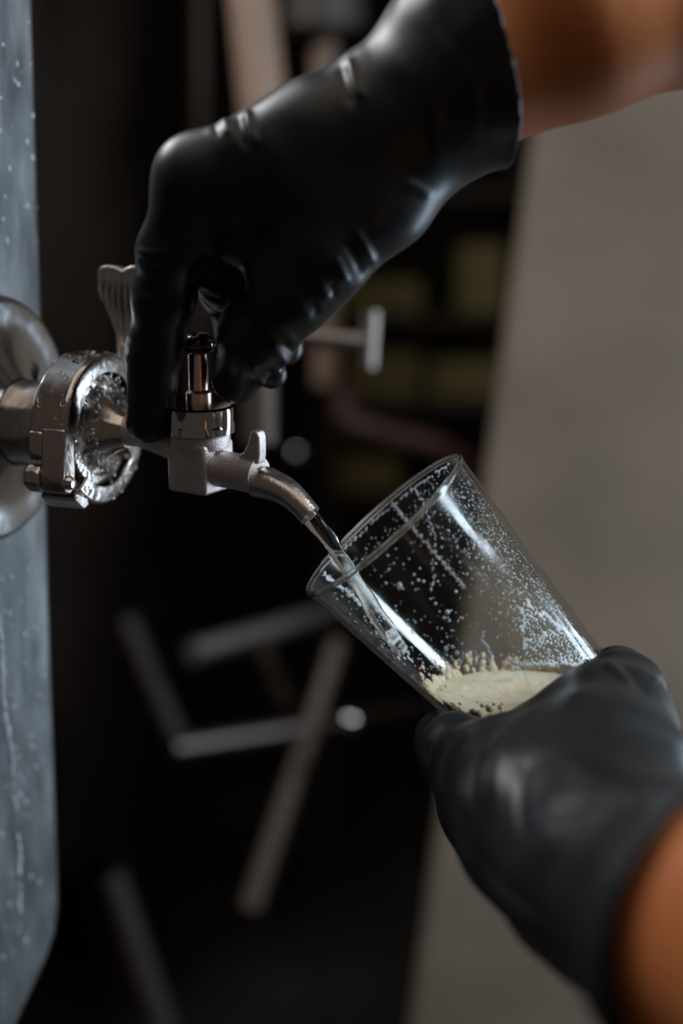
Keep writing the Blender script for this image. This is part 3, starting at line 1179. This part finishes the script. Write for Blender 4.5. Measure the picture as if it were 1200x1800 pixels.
# upper hand: thumb and index finger pinch the knob
hand(
    palm=[
        [(770, 180, 0.525, 96), (560, 222, 0.530, 78), (340, 308, 0.533, 60)],                        # index metacarpal
        [(770, 205, 0.545, 100), (560, 270, 0.560, 86), (372, 335, 0.562, 58)],                        # middle and ring metacarpals
        [(770, 200, 0.560, 92), (570, 280, 0.585, 76), (400, 360, 0.588, 52)],
        [(735, 240, 0.540, 108), (655, 345, 0.538, 95), (565, 440, 0.540, 82)],                       # thumb base
        [(690, 225, 0.535, 118), (540, 310, 0.540, 118), (440, 380, 0.546, 86)],                       # web between them
    ],
    fingers=[
        [(340, 308, 0.533, 60), (300, 440, 0.552, 56), (288, 520, 0.565, 53), (272, 610, 0.579, 47), (262, 738, 0.596, 41)],   # index
        [(372, 335, 0.562, 56), (398, 500, 0.592, 50), (430, 590, 0.606, 44), (476, 655, 0.606, 29)],   # middle, curled behind
        [(400, 360, 0.588, 50), (450, 500, 0.618, 46), (480, 580, 0.628, 40), (500, 610, 0.622, 34)],   # ring
        [(430, 380, 0.606, 44), (500, 480, 0.630, 40), (530, 530, 0.636, 34), (540, 550, 0.630, 30)],   # little
        [(350, 455, 0.575, 46), (395, 495, 0.582, 44), (455, 525, 0.574, 46)],                           # stretched glove between them
        [(565, 440, 0.540, 80), (514, 512, 0.548, 72), (452, 590, 0.566, 64), (414, 664, 0.586, 46)],   # thumb
    ],
    arm=[(690, 178, 0.535, 92), (842, 96, 0.530, 150), (1000, 25, 0.530, 172), (1250, -62, 0.540, 190), (1600, -190, 0.560, 195)],
    cuff_at=(835, 98, 0.53), cuff_n=RIGHT * 0.935 + UP * 0.33 + FWD * 0.12,
    cuff_extra=0.0065, seed=11,
    fold_lines=[
        ([(432, 190), (440, 225), (452, 262)], 7, 1.3), ([(418, 200), (424, 235), (438, 270)], 6, -0.9),
        ([(392, 205), (405, 240)], 7, 0.8), ([(375, 212), (385, 245)], 6, -0.6),
        ([(612, 100), (622, 140), (640, 180)], 8, 1.2), ([(598, 110), (606, 150), (622, 190)], 7, -0.9),
        ([(240, 440), (262, 446), (295, 444)], 6, 1.0), ([(240, 455), (265, 460), (300, 455)], 5, -0.8),
        ([(232, 520), (252, 524), (276, 522)], 5, 0.7), ([(222, 590), (238, 596)], 5, 0.6),
        ([(222, 708), (245, 704)], 5, 0.7),
        ([(760, 352), (735, 330), (700, 318)], 9, 0.9), ([(660, 470), (640, 430), (622, 402)], 8, 1.3), ([(640, 486), (622, 450), (606, 420)], 7, -1.0),
        ([(612, 500), (598, 470), (590, 450)], 7, 1.1), ([(580, 530), (566, 505), (560, 480)], 7, 1.0), ([(592, 522), (580, 495)], 6, -0.8),
        ([(548, 565), (530, 540), (522, 510)], 7, 1.2), ([(560, 552), (545, 525)], 6, -0.9),
        ([(520, 600), (500, 580), (488, 555)], 7, 1.3), ([(508, 640), (488, 620), (476, 596)], 7, 1.4), ([(515, 620), (496, 602)], 6, -1.0),
        ([(470, 680), (450, 660), (440, 636)], 6, 1.2), ([(484, 664), (468, 650)], 6, -0.8),
        ([(350, 500), (390, 505), (430, 485)], 6, 1.4), ([(355, 520), (395, 526), (436, 505)], 5, -1.0), ([(360, 545), (400, 545), (432, 522)], 6, 1.2),
        ([(470, 250), (510, 330), (560, 390)], 16, 0.5), ([(700, 90), (760, 190), (770, 300)], 14, 0.7), ([(760, 40), (830, 150), (840, 260)], 9, 0.9),
    ])

# lower hand: cradles the base of the glass
hand(
    palm=[
        [(1060, 1545, 0.440, 152), (965, 1445, 0.480, 158), (880, 1370, 0.520, 110)],                  # index side
        [(1090, 1540, 0.440, 175), (1050, 1390, 0.490, 165), (1060, 1290, 0.530, 120)],                # thumb side
        [(960, 1400, 0.510, 130), (960, 1330, 0.540, 95)],                                             # web
        [(1045, 1550, 0.450, 135), (945, 1465, 0.500, 118), (865, 1405, 0.550, 88)],                   # further metacarpals
    ],
    fingers=[
        [(900, 1390, 0.520, 104), (800, 1318, 0.556, 62), (782, 1300, 0.588, 48), (840, 1265, 0.626, 38), (880, 1250, 0.640, 36)],   # index wraps behind
        [(880, 1430, 0.545, 95), (830, 1380, 0.585, 58), (850, 1370, 0.620, 46), (920, 1330, 0.648, 38)],
        [(900, 1490, 0.545, 90), (880, 1440, 0.600, 54), (910, 1420, 0.636, 44), (960, 1390, 0.655, 36)],
        [(1070, 1290, 0.530, 112), (1092, 1216, 0.560, 70), (1088, 1190, 0.592, 50), (1060, 1180, 0.622, 40)],   # thumb
    ],
    arm=[(1055, 1530, 0.450, 140), (1160, 1580, 0.420, 178), (1270, 1640, 0.375, 225), (1560, 1760, 0.310, 290), (2000, 1900, 0.27, 330)],
    cuff_at=(1285, 1620, 0.382), cuff_n=RIGHT * 0.62 + UP * -0.12 - FWD * 0.78,
    cuff_extra=0.004, seed=31, holds_glass=True,
    fold_lines=[
        ([(800, 1262), (770, 1280), (748, 1320), (760, 1380)], 8, 1.0), ([(830, 1268), (795, 1300), (775, 1350), (785, 1400)], 7, -1.1),
        ([(850, 1275), (820, 1310), (805, 1370), (815, 1430)], 9, 1.1), ([(870, 1280), (845, 1320), (830, 1390), (838, 1450)], 8, -1.0),
        ([(900, 1290), (880, 1350), (875, 1430), (890, 1510)], 12, 0.5), ([(930, 1330), (915, 1400), (920, 1480)], 10, -0.8),
        ([(970, 1380), (960, 1450), (975, 1530)], 14, 0.3), ([(1040, 1400), (1030, 1460), (1000, 1520)], 14, 0.3),
        ([(1060, 1162), (1090, 1180), (1110, 1210)], 9, 1.0), ([(1110, 1165), (1140, 1180), (1160, 1200)], 7, 1.0), ([(1085, 1165), (1120, 1195), (1140, 1225)], 8, -0.9),
        ([(800, 1480), (860, 1560), (960, 1640)], 10, 0.8), ([(830, 1480), (890, 1560), (980, 1630)], 9, -0.7),
    ])

# ------------------------------------------------------------------ wetness on tank, clamp and plate
items = []
for k in range(260):
    px, py = rnd.uniform(-20, 100), rnd.uniform(-20, 1780)
    if 430 < py < 950 or px > 55 + 0.028 * py or (py > 1560 and px > 95 - (py - 1600) * 0.5):
        continue
    c = on_plane(px, py, PT, U)
    r = rnd.choice((0.0004, 0.0006, 0.0008, 0.0012))
    items.append((c, U, Vector((0, 0, -1)), r, r * rnd.uniform(1, 1.8), r * 0.6))
for k in range(90):
    t = k / 89
    px = float(np.interp(t, [0, 0.3, 0.45, 0.6, 0.75, 1.0], [-2, 6, 20, 24, 33, 34])) + rnd.uniform(-1.5, 1.5)
    py = 1085 + 540 * t
    if t > 0.5 and rnd.random() < 0.55:
        continue
    c = on_plane(px, py, PT, U)
    r = rnd.uniform(0.0008, 0.0018)
    items.append((c, U, Vector((0, 0, -1)), r * 0.8, r * 2.0, r * 0.8))
blob_mesh('water_drops', items, M['drop'], tank)
items = []
for k in range(80):
    a = rnd.uniform(10, 150)
    z = rnd.uniform(-0.0160, -0.0022)
    r = rnd.choice((0.0003, 0.0005, 0.0008, 0.0014))
    nn = E1 * math.cos(math.radians(a)) + Z * math.sin(math.radians(a))
    items.append((cl(0.0329, a, z), nn, Vector((0, 0, -1)), r, r * 1.4, r * 0.7))
for k in range(130):
    a = rnd.uniform(0, 360)
    r0 = rnd.uniform(0.0125, 0.0240)
    r = rnd.choice((0.0004, 0.0006, 0.0009))
    items.append((cl(r0, a, 0.0 if r0 > 0.019 else 0.002), U, Vector((0, 0, -1)), r, r * 1.8, r * 0.7))
for k in range(60):
    a = rnd.uniform(200, 315)
    r = rnd.choice((0.0004, 0.0006, 0.0009))
    items.append((cl(rnd.uniform(0.0255, 0.0305), a, 0.0003), U, Vector((0, 0, -1)), r, r * 1.6, r * 0.7))
blob_mesh('water_drops', items, M['clear_drop'], clamp)

# ------------------------------------------------------------------ background
# conical tank in the shade behind the front tank
def cone_tank():
    d = 1.95
    R = 0.42
    edge = P(292, 1250, d)
    c = Vector((edge.x - R * 1.02, edge.y + 0.05, 0))
    z_c = P(270, 1420, d).z
    t = thing('conical_tank', 'dark shaded steel tank with a conical bottom behind the wet tank', 'tank')
    fr = Matrix.Translation((c.x, c.y, 0))
    lathe('shell', [(R, z_c), (R, 2.6), (0, 2.6)], fr, M['dark_tank'], t, n=96)
    lathe('cone_bottom', [(0.04, z_c - 0.32), (R - 0.01, z_c - 0.012), (R, z_c)], fr, M['dark_tank'], t, n=96)
    lathe('drain', [(0, z_c - 0.40), (0.03, z_c - 0.40), (0.03, z_c - 0.31), (0, z_c - 0.31)], fr, M['frame'], t, n=32)
    for a in (-20, 70, 160, 250):
        p = Vector((c.x + R * 0.93 * math.cos(math.radians(a)), c.y + R * 0.93 * math.sin(math.radians(a)), 0))
        lathe('leg', [(0, 0), (0.03, 0), (0.03, 0.01), (0.022, 0.012), (0.022, z_c + 0.05), (0, z_c + 0.05)], Matrix.Translation(p), M['dark_frame'], t, n=24)
cone_tank()


def rod(name, a, b, r, material, parent=None):
    return tube(name, [a, b], r, material, parent, n=18)


# upright pipes at the top
t = rod('upright_pipe', P(373, -700, 1.30), P(499, 560, 1.30), 0.0215, M['pipe'])
tag(t, 'thick brown upright pipe behind the gloved knuckles', 'pipe')
t = rod('upright_pipe', P(352, -700, 1.8), P(350, 700, 1.8), 0.0105, M['dark_frame'])
tag(t, 'thin olive upright pipe beside the thick brown pipe', 'pipe')
v = thing('pipe_valve', 'dark valve with shiny bolts above a short pale pipe', 'valve')
vc = P(570, 15, 1.5)
vfr = Matrix.Translation(vc)
lathe('valve_body', [(0, -0.024), (0.036, -0.024), (0.042, -0.018), (0.042, 0.04), (0.03, 0.05), (0.016, 0.06), (0.016, 0.4), (0, 0.4)], vfr, M['shelf'], v, n=40)
lathe('pipe_stub', [(0, -0.40), (0.0135, -0.40), (0.0135, -0.02), (0, -0.02)], vfr, M['pipe'], v, n=28)
for k in range(5):
    for x in (-0.026, -0.008):
        q = vc + Vector((x, -math.sqrt(0.042 ** 2 - x * x), -0.014 + 0.012 * k))
        lathe('bolt', [(0, 0.004), (0.002, 0.0036), (0.0034, 0.002), (0.0036, -0.002), (0, -0.002)], frame(q, Vector((x, -0.04, 0.0))), M['chrome'], v, n=14)

# T-handled valve in the middle distance
v = thing('tee_valve', 'small steel valve with a T handle showing behind the gloved thumb', 'valve')
dv = 0.95
rod('stem', P(500, 588, dv), P(640, 603, dv), 0.0068, M['frame'], v)
rod('handle', P(652, 548, dv), P(645, 648, dv), 0.0062, M['frame'], v)
rod('tail_pipe', P(440, 583, dv + 0.02), P(505, 590, dv), 0.0105, M['frame'], v)
rod('drop_pipe', P(455, 590, dv + 0.02), P(455, 780, dv + 0.02), 0.012, M['dark_frame'], v)

# shelf rack with cartons at the back
rack = thing('shelf_rack', 'dim rack of dark boards standing behind the tap', 'rack')
ds = 2.3
x0, x1 = P(560, 600, ds).x, P(960, 600, ds).x
yb = P(700, 500, ds).y
levels = [P(700, y, ds).z for y in (330, 540, 690, 860)]
for z in levels:
    box('board', (x0, yb - 0.14, z - 0.012), (x1, yb + 0.3, z), M['shelf'], rack)
for x in (x0, x1 - 0.03):
    for y in (yb - 0.14, yb + 0.27):
        box('post', (x, y, 0.0), (x + 0.03, y + 0.03, levels[0] + 0.1), M['shelf'], rack)
cart = [(800, 876, 365, 480, 'olive carton on the rack just under the glove cuff'), (590, 735, 470, 520, 'low wide olive carton on the second rack board'),
        (605, 735, 588, 668, 'olive carton on the rack behind the T handle'), (752, 880, 596, 660, 'olive carton on the rack next to the concrete pillar'),
        (590, 700, 720, 770, 'small olive carton on the lowest rack board')]
for a, b, t0, t1, lb in cart:
    pa, pb = P(a, t1, ds), P(b, t0, ds)
    zb = max([z for z in levels if z <= pa.z + 0.05] or [levels[-1]])
    hgt = (pb.z - pa.z)
    o = thing('carton', lb, 'carton', group='cartons on the rack')
    box('box_body', (pa.x, yb - 0.1, zb + 0.0005), (pb.x, yb + 0.12, zb + hgt), M['carton'], o, bev=0.003)
    box('flap', (pa.x + 0.002, yb - 0.098, zb + hgt), (pb.x - 0.002, yb + 0.009, zb + hgt + 0.003), M['carton'], o)

# hose loop
o = tube('hose', [P(600, 690, 1.6), P(606, 715, 1.6), P(620, 745, 1.6), P(700, 770, 1.6), P(790, 800, 1.6), P(860, 900, 1.62), P(880, 1400, 1.62)], 0.014, M['hose'], None, n=16)
tag(o, 'dark red hose looping under the rack', 'hose')

# low steel stand
st = thing('steel_stand', 'low tubular steel stand with crossing bars near the floor', 'stand')
dd = 1.35


def bar(a, b, r, m, da=dd, db=dd):
    return rod('bar', P(a[0], a[1], da), P(b[0], b[1], db), r, m, st)


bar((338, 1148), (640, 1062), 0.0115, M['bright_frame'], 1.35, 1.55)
bar((305, 1318), (800, 1240), 0.0125, M['shaded_frame'], 1.35, 1.50)
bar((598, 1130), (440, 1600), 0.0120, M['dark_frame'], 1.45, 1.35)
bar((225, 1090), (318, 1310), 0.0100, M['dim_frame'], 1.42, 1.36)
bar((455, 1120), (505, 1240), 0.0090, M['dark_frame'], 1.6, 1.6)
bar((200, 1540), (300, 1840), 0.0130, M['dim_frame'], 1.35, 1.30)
for x, y, d in ((617, 1268, 1.33), (523, 797, 1.7)):
    q = P(x, y, d)
    lathe('ball_nut', [(0, 0.009), (0.0035, 0.0083), (0.0068, 0.006), (0.0088, 0.002), (0.0088, -0.004), (0.006, -0.012), (0, -0.012)], frame(q, CAM - q), M['chrome'], st, n=20)
